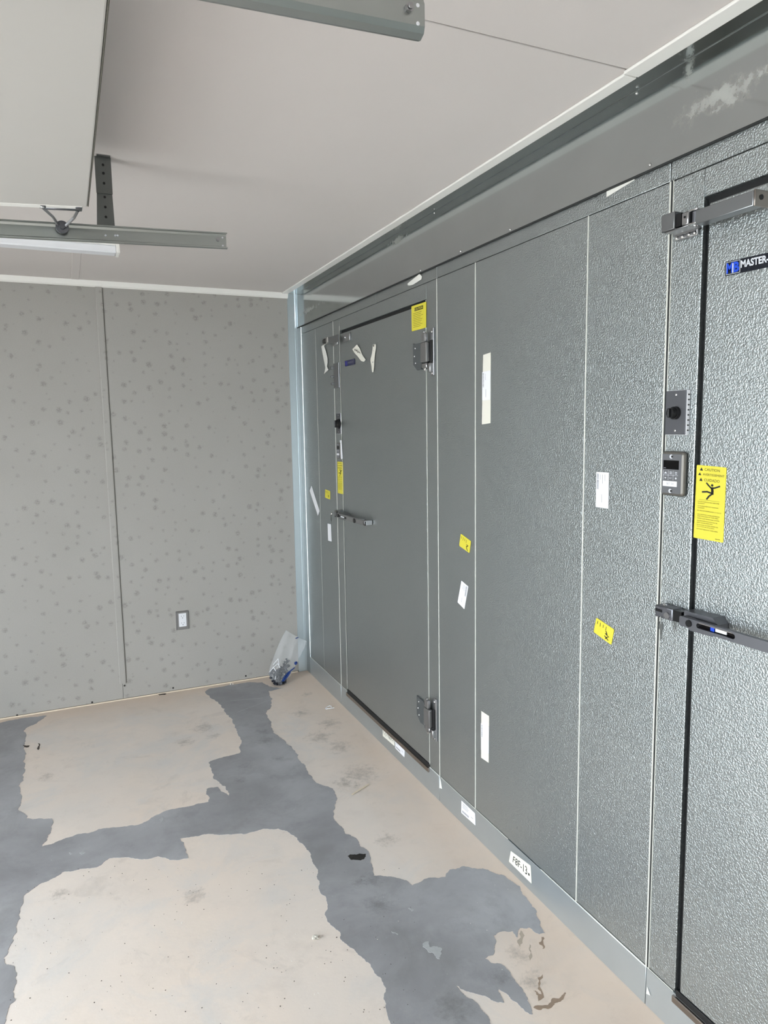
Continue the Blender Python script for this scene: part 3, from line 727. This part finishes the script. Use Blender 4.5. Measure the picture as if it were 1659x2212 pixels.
# ================================================================== SWITCH AND THERMOSTATS
def knob_switch(label, y0, y1, z0, z1, yk, zk, r, t=.011):
    o = thing('knob_switch', (0, (y0+y1)/2, z0), label, 'switch')
    link('housing', G().box(-t, 0, y0, y1, z0, z1, .002, 2), M['white'], o)
    link('face_plate', G().box(-t-.0018, -t+.0006, y0+.001, y1-.001, z0+.001, z1-.001, .0012), M['darksteel'], o)
    k = G().cyl((-t-.001, yk, zk), (-t-.010, yk, zk), r, 28, r*.96).cyl((-t-.010, yk, zk), (-t-.022, yk, zk), r*.80, 28, r*.72)
    kn = link('knob', k, M['black'], o)
    link('grip', G().box(-t-.030, -t-.018, yk-r*.18, yk+r*.18, zk-r*.68, zk+r*.68, .002), M['black'], kn)
    for zz in (z1-(z1-z0)*.10, z0+(z1-z0)*.10): link('screw', G().dome((-t-.0018, (y0+y1)/2, zz), NX, .0035, .002, 10), M['chrome'], o)
    return o
ks = knob_switch('steel plate with black rotary knob beside the near door', -3.196, -3.128, 1.615, 1.726, -3.163, 1.670, .0165)
g = G()
for k in range(8): g.box(-.0085, -.004, -3.1972, -3.196, 1.625+.0125*k, 1.6285+.0125*k)
link('vents', g, M['black'], ks, kind='stuff')
knob_switch('black rotary knob on the far door jamb', -.764, -.690, 1.610, 1.725, -.738, 1.666, .029, .003)

def thermostat(label, y0, y1, z0, z1, t, detail=True):
    o = thing('thermostat', (0, (y0+y1)/2, z0), label, 'thermostat')
    link('case', G().box(-t, 0, y0, y1, z0, z1, min(.009, t*.6), 4), M['case'], o)
    q = [Vector((-t, b_, c_)) for b_, c_ in ((y1, z1), (y0, z1), (y0, z0), (y1, z0))]
    Print().rect(.12, .20, .80, .40).build('screen', q, NX, M['blackgloss'], o, .0006)
    link('recess', G().box(-t-.0004, -t+.001, y0+(y1-y0)*.10, y1-(y1-y0)*.06, z0+(z1-z0)*.06, z1-(z1-z0)*.06, .0003), M['case2'], o)
    Print().rect(.12, .665, .74, .785).build('paper_strip', q, NX, M['paper'], o, .0008)
    if detail:
        p = Print()
        for u in (.12, .345, .565): p.rect(u, .43, u+.012, .645)
        p.rect(.12, .53, .78, .537)
        p.tri((.16, .50), (.30, .50), (.24, .455)); p.tri((.18, .585), (.28, .585), (.23, .615))
        p.rect(.41, .455, .52, .47).rect(.41, .49, .52, .505).rect(.64, .455, .74, .47).rect(.64, .49, .74, .505)
        p.text('SET', .40, .585, .52, .61).disc(.69, .597, .035, 1.6)
        p.build('buttons', q, NX, M['silverink'], o, .0009)
        Print().text('SET 34', .28, .70, .60, .745).build('fine_print', q, NX, M['greyink'], o, .0011)
        Print().rect(.14, .365, .24, .378).build('indicator', q, NX, M['greyink'], o, .0009)
        for v in (.115, .885):
            Print().disc(.46, v, .075, 1.6).build('screw_cover', q, NX, M['silverink'], o, .0009)
            Print().disc(.50, v, .045, 1.6).build('screw_slot', q, NX, M['ink'], o, .0011)
    return o
thermostat('grey digital thermostat with black screen beside the near door', -3.196, -3.122, 1.461, 1.574, .015)
thermostat('small dark thermostat on the far door jamb', -.750, -.688, 1.470, 1.560, .006, True)
o = sticker('tape_strip', 'narrow white vertical strip beside the far door thermostat', 'tape', [(734.3, 951), (738, 951), (740.5, 991), (737, 992)], M['white'], [], x=-.003, cut=.001)

# outlet on the back wall
o = thing('wall_outlet', (-.811, 0, .396), 'white duplex outlet in a steel wall plate, low on the speckled wall', 'outlet')
x0, x1, z0, z1 = -.850, -.770, .395, .517
bm = bmesh.new()
V = [bm.verts.new(p) for p in ((x0, 0, z0), (x1, 0, z0), (x1, 0, z1), (x0, 0, z1), (x0+.008, -.011, z0+.008), (x1-.008, -.011, z0+.008), (x1-.008, -.011, z1-.008), (x0+.008, -.011, z1-.008))]
for f in ((0, 1, 5, 4), (1, 2, 6, 5), (2, 3, 7, 6), (3, 0, 4, 7), (4, 5, 6, 7), (3, 2, 1, 0)): bm.faces.new([V[i] for i in f])
link('wall_plate', bm, M['steel'], o)
link('receptacle', G().box(-.834, -.788, -.015, -.010, .418, .503, .002, 2), M['white'], o)
g = G()
for zc in (.482, .438):
    g.cyl((-.811, -.0152, zc-.008), (-.811, -.0158, zc-.008), .003, 10).box(-.820, -.818, -.0158, -.015, zc, zc+.008).box(-.804, -.802, -.0158, -.015, zc, zc+.008)
link('slots', g, M['greyink'], o, kind='stuff')

# ================================================================== OVERHEAD ROLL-UP DOOR, TRACKS
TILT = .034
def channel(name, label, y, side, xe, z, L=2.55, grp='horizontal door tracks'):
    """C-shaped track; side=+1 opens towards -y, side=-1 opens towards +y; xe: free end; z: lower edge there"""
    o = thing(name, (xe, y, z), label, 'door track')
    s = -side
    h = .052
    prof = [(s*.020, .004), (s*.020, 0), (s*.013, -.002), (s*.003, .002), (0, .010), (0, h-.010), (s*.004, h-.002), (s*.012, h+.001), (s*.020, h-.001), (s*.020, h-.005)]
    t = .0016; outer = []; inner = []
    n = len(prof)
    for i, (a, b) in enumerate(prof):
        p = Vector(prof[max(i-1, 0)]); q_ = Vector(prof[min(i+1, n-1)]); d = (q_-p).normalized(); nn = Vector((-d.y, d.x))*t
        outer.append(Vector((a, b))+nn); inner.append(Vector((a, b)))
    ring = outer+inner[::-1]
    pts = [(xe, y+p.x, z+p.y) for p in ring]
    link('channel', G().prism(pts, (-L, 0, -L*TILT)), M['track'], o)
    b = G().cyl((xe-.028, y+.008, z+.030), (xe-.028, y-.008, z+.030), .007, 6)
    b.cyl((xe-.028, y-.0085, z+.030), (xe-.028, y-.012, z+.030), .004, 10)
    link('stop_bolt', b, M['steel'], o)
    hh = G()
    for dz in (.012, .038): hh.cyl((xe-.012, y-.0022, z+dz), (xe-.012, y+.0022, z+dz), .003, 10)
    link('bolt_holes', hh, M['white'], o, kind='stuff')
    return o
tr_f = channel('door_track', 'grey C-channel door track hung below the ceiling at far left', -2.012, 1, -.872, 2.250)
tr_n = channel('door_track', 'grey C-channel door track end at the top edge of the picture', -3.452, -1, -.862, 2.250)
g = G()
for px in (228, 249, 254): 
    q = on(px, 509, 1, -2.014); g.cyl((q.x, -2.013, q.z), (q.x, -2.018, q.z), .003, 8)
link('rivets', g, M['silverink'], tr_f, kind='stuff')
# hanger angle from the ceiling to the far track
q = on(231, 510, 1, -2.0)
hx = q.x
o = thing('track_hanger', (hx, -2.0, H), 'dark perforated steel angle carrying the far door track', 'bracket')
ga = G().prism([(hx-.030, -2.006, 2.255), (hx+.026, -2.006, 2.255), (hx+.022, -2.006, 2.44), (hx-.020, -2.006, 2.44)], (0, .003, 0)).box(hx+.018, hx+.022, -2.003, -1.985, 2.255, 2.44)
link('angle', ga, M['trackdark'], o)
link('ceiling_bracket', G().box(hx-.024, hx+.024, -2.012, -2.007, 2.39, H-.001).box(hx-.018, hx+.022, -2.03, -1.98, H-.004, H-.0005).box(hx+.018, hx+.022, -2.007, -1.975, 2.40, H-.001), M['trackdark'], o)
g = G()
for z in (2.29, 2.32, 2.35, 2.38, 2.42, 2.45, 2.475): g.cyl((hx, -2.0125 if z > 2.4 else -2.0065, z), (hx, -2.0140 if z > 2.4 else -2.0075, z), .004, 8)
link('perforations', g, M['black'], o, kind='stuff')

# roll-up door leaf resting open under the ceiling
PX, PYF, PYN, PZ = -1.308, -2.165, -3.30, 2.300
od = thing('overhead_door', (PX, PYF, PZ), 'white flat roll-up door leaf stored open below the ceiling', 'door')
rotm = Matrix.Rotation(-radians(3.2), 3, 'Y')
piv = (PX, PYF, PZ)
link('door_skin', G().box(PX-.60, PX, PYN, PYF, PZ, PZ+.040, .004, 2, rot=rotm, piv=piv), M['doorpanel'], od)
R2 = rotm @ Vector((-.603, 0, 0)); p2 = Vector(piv)+R2
r2 = Matrix.Rotation(-radians(1.9), 3, 'Y')
g = G().box(p2.x-1.5, p2.x, PYN, PYF, p2.z, p2.z+.040, .004, 2, rot=r2, piv=tuple(p2))
link('door_skin', g, M['doorpanel'], od)
link('edge_strip', G().box(PX-.60, PX-.012, PYF+.003, PYF+.034, PZ+.001, PZ+.034, .002, rot=rotm, piv=piv), M['trim'], od)
link('edge_shade_line', G().box(PX+.0003, PX+.0035, PYN, PYF, PZ+.001, PZ+.036, .0008, rot=rotm, piv=piv), M['softgap'], od, label='grey strip standing in for the edge shadow line')  # dark strip paints the shadow line along the leaf edge; no real seal
bx = on(135, 500, 1, -2.03).x
hp = G().cyl((bx-.045, PYF+.034, PZ-.002), (bx+.045, PYF+.034, PZ+.003), .0075, 10)
hp.box(bx-.060, bx-.040, PYF+.006, PYF+.040, PZ-.006, PZ+.012, .002).box(bx+.038, bx+.056, PYF+.006, PYF+.040, PZ-.004, PZ+.014, .002)
hb = link('roller_bracket', hp, M['darksteel'], od)
ax = G().tube([(bx-.050, PYF+.036, PZ-.004), (bx-.024, -2.085, PZ-.016), (bx-.012, -2.046, PZ-.026)], .0042).tube([(bx+.045, PYF+.036, PZ-.002), (bx+.034, -2.085, PZ-.012), (bx+.010, -2.046, PZ-.028)], .0042)
link('bracket_arms', ax, M['steel'], hb)
link('roller', G().cyl((bx, -2.038, PZ-.030), (bx, -2.024, PZ-.030), .0185, 22).cyl((bx, -2.05, PZ-.030), (bx, -2.038, PZ-.030), .009, 14), M['darksteel'], hb)
link('bracket_bolts', G().dome((bx-.050, PYF+.024, PZ-.006), (0, 0, -1), .006, .004, 10), M['chrome'], hb)

# strip lamp on the ceiling behind the far track
lx = -1.140
o = thing('strip_light', (lx, -.98, H), 'white unlit strip light on the ceiling behind the far track', 'lamp')
link('housing', G().box(lx-1.2, lx, -1.06, -.965, 2.462, H-.0005, .004, 2), M['trim'], o)
link('diffuser', G().box(lx-1.19, lx-.012, -1.045, -.975, 2.430, 2.463, .006, 3), M['white'], o)
link('end_cap', G().box(lx-.012, lx+.002, -1.062, -.963, 2.428, H-.0005, .003, 2), M['trim'], o)

# ================================================================== FLOOR PATCHES
def jag(pts, amp, depth=4):
    """fractal wobble of a closed outline lying on the floor"""
    P = [Vector((p.x, p.y)) for p in pts]
    for d in range(depth):
        Q = []
        for i, a in enumerate(P):
            b = P[(i+1) % len(P)]; L = (b-a).length
            Q.append(a)
            if L > .0035:
                n = Vector((-(b-a).y, (b-a).x)).normalized()
                Q.append((a+b)/2+n*random.uniform(-1, 1)*min(L*amp, .012))
        P = Q
    return P
def patch(name, px, mat, amp=.13, z=.0008, depth=4, label=None):
    for _ in range(14):      # a wobble that makes the outline cross itself is drawn again, gentler
        P = jag([FL(*p) for p in px], amp, depth)
        vv = [Vector((p.x, p.y, z)) for p in P]
        F = geometry.tessellate_polygon([vv])
        full = abs(sum(a.x*b.y-b.x*a.y for a, b in zip(vv, vv[1:]+vv[:1])))/2
        got = sum(geometry.area_tri(vv[a], vv[b], vv[c]) for a, b, c in F)
        if len(F) == len(vv)-2 and abs(got-full) < .004*full+1e-7: break
        amp *= .88
    me = bpy.data.meshes.new(name)
    lo = [Vector((v.x, v.y, 0.0)) for v in vv]; n = len(vv)
    faces = [tuple(f) for f in F]+[(i, (i+1) % n, n+(i+1) % n, n+i) for i in range(n)]
    me.from_pydata(vv+lo, [], faces)
    bm = bmesh.new(); bm.from_mesh(me); bmesh.ops.recalc_face_normals(bm, faces=bm.faces[:])
    if bm.faces and sum(f.normal.z*f.calc_area() for f in bm.faces) < 0: bmesh.ops.reverse_faces(bm, faces=bm.faces[:])
    bm.to_mesh(me); bm.free(); me.materials.append(mat)
    o = bpy.data.objects.new(name, me); COL.objects.link(o); o.parent = flo
    if label: o['label'] = label
    return o
main = [(447, 1500), (446, 1492), (455, 1487), (500, 1479), (545, 1474), (567, 1474), (590, 1485), (612, 1487), (580, 1493), (589, 1510), (576, 1544), (587, 1560), (600, 1588), (620, 1608), (645, 1631), (662, 1663), (675, 1680), (694, 1695), (722, 1708), (723, 1740), (720.6, 1762), (732, 1782), (745, 1800), (775, 1822), (801, 1852), (804, 1870), (807, 1892), (836, 1894), (870, 1900), (891, 1913), (929, 1896), (963, 1894), (971, 1879), (997, 1872), (1043, 1876), (1085, 1890), (1123, 1915), (1144, 1949), (1165, 1987), (1177, 2016), (1165, 2018), (1144, 2004), (1123, 2005), (1117, 2026), (1108, 2012), (1085, 2012), (1066, 2021), (1066, 2063), (1047, 2071), (1085, 2084), (1115, 2122), (1140, 2156), (1151, 2191), (1144, 2191), (1123, 2173), (1102, 2156), (1077, 2137), (1089, 2166), (1060, 2160), (1043, 2151), (1012, 2142), (984, 2126), (1003, 2150), (1035, 2172), (1056, 2200), (1066, 2240), (1075, 2300), (880, 2330), (855, 2270), (842, 2206), (832, 2164), (834, 2135), (807, 2097), (786, 2071), (764, 2050), (739, 2033), (722, 2004), (701, 1976), (703, 1936), (684, 1894), (674, 1860), (642, 1814), (625, 1799), (600, 1790), (548, 1797), (464, 1803), (388, 1812), (399, 1831), (407, 1854), (367, 1858), (340, 1850), (312, 1856), (270, 1852), (236, 1854), (219, 1869), (169, 1879), (135, 1884), (100, 1905), (51, 1935), (44, 1969), (34, 2002), (21, 2045), (8, 2070), (32, 2091), (34, 2159), (13, 2205), (-20, 2260), (-60, 2330), (-400, 2330), (-400, 1640), (0, 1562), (60, 1550), (101, 1546), (80, 1562), (51, 1578), (51, 1612), (51, 1671), (44, 1709), (40, 1745), (57, 1768), (112, 1768), (112, 1789), (91, 1829), (139, 1812), (236, 1789), (312, 1776), (380, 1747), (451, 1732), (447, 1704), (470, 1700), (494, 1719), (488, 1700), (462, 1683), (451, 1647), (519, 1626), (521, 1607), (502, 1561), (485, 1531), (464, 1512)]
patch('skim_patch', main, M['patch'], .20, .0008, 5, label='branching grey skim-coat patch')
patch('bare_spot', [(751, 1850), (757, 1846), (770, 1847), (780, 1845), (791, 1846), (788, 1854), (781, 1858), (768, 1858), (757, 1857)], M['hole'], .2, .0016, 3, label='small black hole-like spot in the grey patch')
dry = plain('chalky_scuff', (172, 174, 176), .85, vary=.15, vscale=60)
for pl in ([(916, 2037), (925, 2034), (930, 2047), (944, 2045), (953, 2063), (950, 2072), (938, 2062), (925, 2057)], [(846, 2012), (860, 2018), (858, 2020), (846, 2014)], [(882, 1962), (893, 1965), (889, 1969)], [(344, 1771), (353, 1764), (349, 1776)], [(149, 1843), (156, 1845), (151, 1847)], [(172, 1842), (184, 1843), (176, 1847)]):
    patch('scuff', pl, dry, .3, .0016, 3)
stain = plain('brown_stain', (150, 131, 114), .8, vary=.2, vscale=50)
stain2 = plain('faint_stain', (176, 164, 150), .8, vary=.1, vscale=50)
for pl, m_ in (([(1152, 2140), (1170, 2148), (1172, 2105), (1168, 2160), (1163, 2163)], stain), ([(1170, 2024), (1174, 2024), (1172, 2050)], stain), ([(1152, 2176), (1190, 2165), (1210, 2155), (1222, 2144), (1214, 2160), (1195, 2172), (1158, 2180)], stain), ([(1124, 2010), (1128, 2012), (1124, 2045), (1120, 2040)], stain2), ([(1144, 2040), (1147, 2042), (1145, 2075)], stain2)):
    patch('stain', pl, m_, .3, .0004 if m_ is stain2 else .0005, 3)
for pl in ([(333, 1499), (352, 1496), (360, 1499), (345, 1502)], [(50, 1610), (64, 1611), (62, 1614), (52, 1614)], [(82, 1606), (86, 1607), (83, 1620)]):
    patch('mark', pl, M['grit'], .25, .0014, 3)
# white scratches across the patch near the bag
for a, b in (((498, 1514), (568, 1508)), ((512, 1539), (586, 1511))):
    p, q = FL(*a), FL(*b)
    link('scratch', G().prism([p+Vector((0, -.002, .001)), q+Vector((0, -.003, .001)), q+Vector((0, .003, .001)), p+Vector((0, .002, .001))], (0, 0, .0004)), dry, flo)

# grit and pale specks: far too many and small to be individual things
def specks(name, mat, n, reg, r0, r1, label):
    g = G()
    for _ in range(n):
        px, py = random.uniform(*reg[0]), random.uniform(*reg[1]); p = FL(px, py)
        if p.x > -.02 or p.y > -.02: continue
        r = random.uniform(r0, r1)**1.0
        t = bmesh.new(); bmesh.ops.create_icosphere(t, subdivisions=1, radius=r)
        for v in t.verts: v.co = Vector((v.co.x*random.uniform(.6, 1.5)+p.x, v.co.y*random.uniform(.6, 1.5)+p.y, v.co.z*.6+r*.4))
        g.merge(t)
    o = link(name, g, mat, None, kind='stuff'); o['label'] = label; o['category'] = 'grit'
specks('dark_grit', M['grit'], 230, ((0, 900), (1870, 2212)), .0006, .0018, 'fine dark grit scattered over the foreground concrete')
specks('pale_grit', M['grout'], 90, ((20, 1150), (1500, 2212)), .0006, .0017, 'pale crumbs scattered over the floor')

# loose bits on the floor
p, q = FL(760, 1718), FL(797, 1695)
o = thing('wood_splinter', (p+q)/2, 'pale thin splinter lying on the concrete before the wide panel', 'splinter')
d = (q-p); n = Vector((-d.y, d.x, 0)).normalized()
link('splinter', G().prism([p+n*.001+Vector((0, 0, .002)), p-n*.002+Vector((0, 0, .002)), p+d*.5-n*.0045+Vector((0, 0, .002)), q-n*.0015+Vector((0, 0, .002)), q+n*.0015+Vector((0, 0, .002)), p+d*.45+n*.004+Vector((0, 0, .002))], (0, 0, .004)), M['wood'], o)
c = FL(712, 1531)
o = thing('plastic_curl', c, 'small white curl of plastic on the floor before the far door', 'scrap')
path = [c+Vector((.030*cos(t)*(.4+t/7), .020*sin(t), .004+.006*(1+sin(t*1.7))/2)) for t in [k*.45 for k in range(13)]]
link('curl', G().tube(path, .0022, 6), M['white'], o)
c = FL(682, 2027)
o = thing('rubble_crumb', c, 'pale pitted rubble crumb on the near concrete', 'crumb')
t = bmesh.new(); bmesh.ops.create_icosphere(t, subdivisions=3, radius=.010)
for v in t.verts:
    k = 1+.55*noise.noise(v.co*170); v.co = Vector((v.co.x*k*1.1, v.co.y*k*.8, max(v.co.z*k*.7, -.004)+.004))+c
link('crumb', t, M['crumb'], o, smooth=20)
c = FL(498, 1479)
o = thing('rubble_crumb', c, 'white crumbs by the back wall left of the bag', 'crumb')
g = G()
for dx, dy, r in ((0, 0, .006), (.016, -.003, .005), (.008, .010, .004)):
    t = bmesh.new(); bmesh.ops.create_icosphere(t, subdivisions=1, radius=r)
    for v in t.verts: v.co = v.co*random.uniform(.7, 1.2)+c+Vector((dx, dy, r*.7))
    g.merge(t)
link('crumb', g, M['grout'], o)

# ================================================================== PLASTIC BAG OF FIXINGS
# standing on the floor, leaning into the corner; built as a pillow of two wrinkled film faces
bl = Vector((-.245, -.185, 0))
bag = thing('plastic_bag', bl, 'clear plastic bag of dark fixings leaning in the back corner', 'bag')
def lerp_path(P, t):
    d = [0]
    for a, b in zip(P[:-1], P[1:]): d.append(d[-1]+math.dist(a, b))
    L_ = t*d[-1]
    for k in range(len(P)-1):
        if L_ <= d[k+1] or k == len(P)-2:
            f = (L_-d[k])/(d[k+1]-d[k]); return tuple(P[k][m]*(1-f)+P[k+1][m]*f for m in range(2))
LE = [(598, 1480), (585, 1469), (579, 1455), (584, 1437), (592, 1416), (601, 1394), (610, 1374), (618, 1361)]
RE = [(606, 1481), (617, 1472), (626, 1462), (634, 1446), (642, 1431), (650, 1415), (657, 1400), (664, 1385)]
Nn = Vector((-.22, -.93, .25)).normalized()
def bag_pt(u, v, off=0.0):
    a, b = lerp_path(LE, v), lerp_path(RE, v)
    dip = 4*sin(u*pi)*(v > .9)*(v-.9)*10                      # mouth of the bag sags a little
    px, py = a[0]*(1-u)+b[0]*u, a[1]*(1-u)+b[1]*u+dip*.5
    p = on(px, py, 1, -.185+.115*v)
    p = p+Nn*off
    p.z = max(p.z, .0015)
    return p
nu, nv = 30, 40
bm = bmesh.new(); rows = []
for side in (1, -1):
    R_ = []
    for j in range(nv+1):
        v = j/nv; row = []
        for i in range(nu+1):
            u = i/nu; th = .040*(1-v)**.8*min(1, v*6+.15)+.004
            wr = .006*noise.noise(Vector((u*6, v*5, side*3)))+.0045*noise.noise(Vector((u*16+v*6, v*8, side*7)))+.003*sin(u*15+v*6)*min(1, v*3)
            row.append(bm.verts.new(bag_pt(u, v, (side*th*sin(u*pi)**.6+wr*sin(u*pi)**.3))))
        R_.append(row)
    rows.append(R_)
for R_ in rows:
    for j in range(nv):
        for i in range(nu): bm.faces.new((R_[j][i], R_[j][i+1], R_[j+1][i+1], R_[j+1][i]))
bmesh.ops.remove_doubles(bm, verts=bm.verts[:], dist=.0010)
link('film', bm, M['clear'], bag, smooth=80)
g = G(); rs = random.Random(3); n_ = 0
while n_ < 210:
    u, v = rs.uniform(.08, .92), rs.uniform(.03, .56)
    if v > .30+.24*math.exp(-((u-.62)/.16)**2)-.22*max(0, u-.72)*3: continue
    n_ += 1
    c = bag_pt(u, v, rs.uniform(-.022, .026)*(1-v)); c.z = max(c.z, .013)
    d = Vector((rs.uniform(-1, 1), rs.uniform(-1, 1), rs.uniform(-1, 1))).normalized()*rs.uniform(.006, .014)
    a_, b_ = c-d, c+d
    a_.z = max(a_.z, .006); b_.z = max(b_.z, .006)
    g.cyl(a_, b_, .0040, 6)
    g.cyl(b_, b_+d.normalized()*.003, .0075, 8)
link('fixings', g, plain('dark_fixings', (40, 43, 54), .4, .4), bag, kind='stuff', label='dark heap of screws in the bottom of the bag')
bl_mat = plain('blue_bag_print', (30, 62, 132), .4)
def strip_on_bag(name, path, w_, mat, off=.0, label=None):
    g = G(); P = [bag_pt(u, v, (.040*(1-v)**.8+.004)*max(0, sin(u*pi))**.6+.007+off) for u, v in path]
    g.tube(P, w_, 6); link(name, g, mat, bag, label=label)
for path, w_ in (([(.74, .13), (.76, .24), (.84, .33), (.95, .40), (1.0, .44)], .0040), ([(.80, .14), (.86, .24), (.90, .34)], .0065), ([(.93, .53), (.97, .55), (.95, .51)], .0085), ([(.50, .955), (.57, 1.0)], .0030)):
    strip_on_bag('blue_print', path, w_, bl_mat, label='blue print on the bag')
for path in ([(.10, .40), (.20, .52), (.34, .42)], [(.12, .34), (.26, .44), (.42, .38)], [(.05, .28), (.16, .36), (.30, .31)], [(.30, .16), (.34, .22)]):
    strip_on_bag('crease', path, .0024, M['white'], label='white crinkled fold in the film')
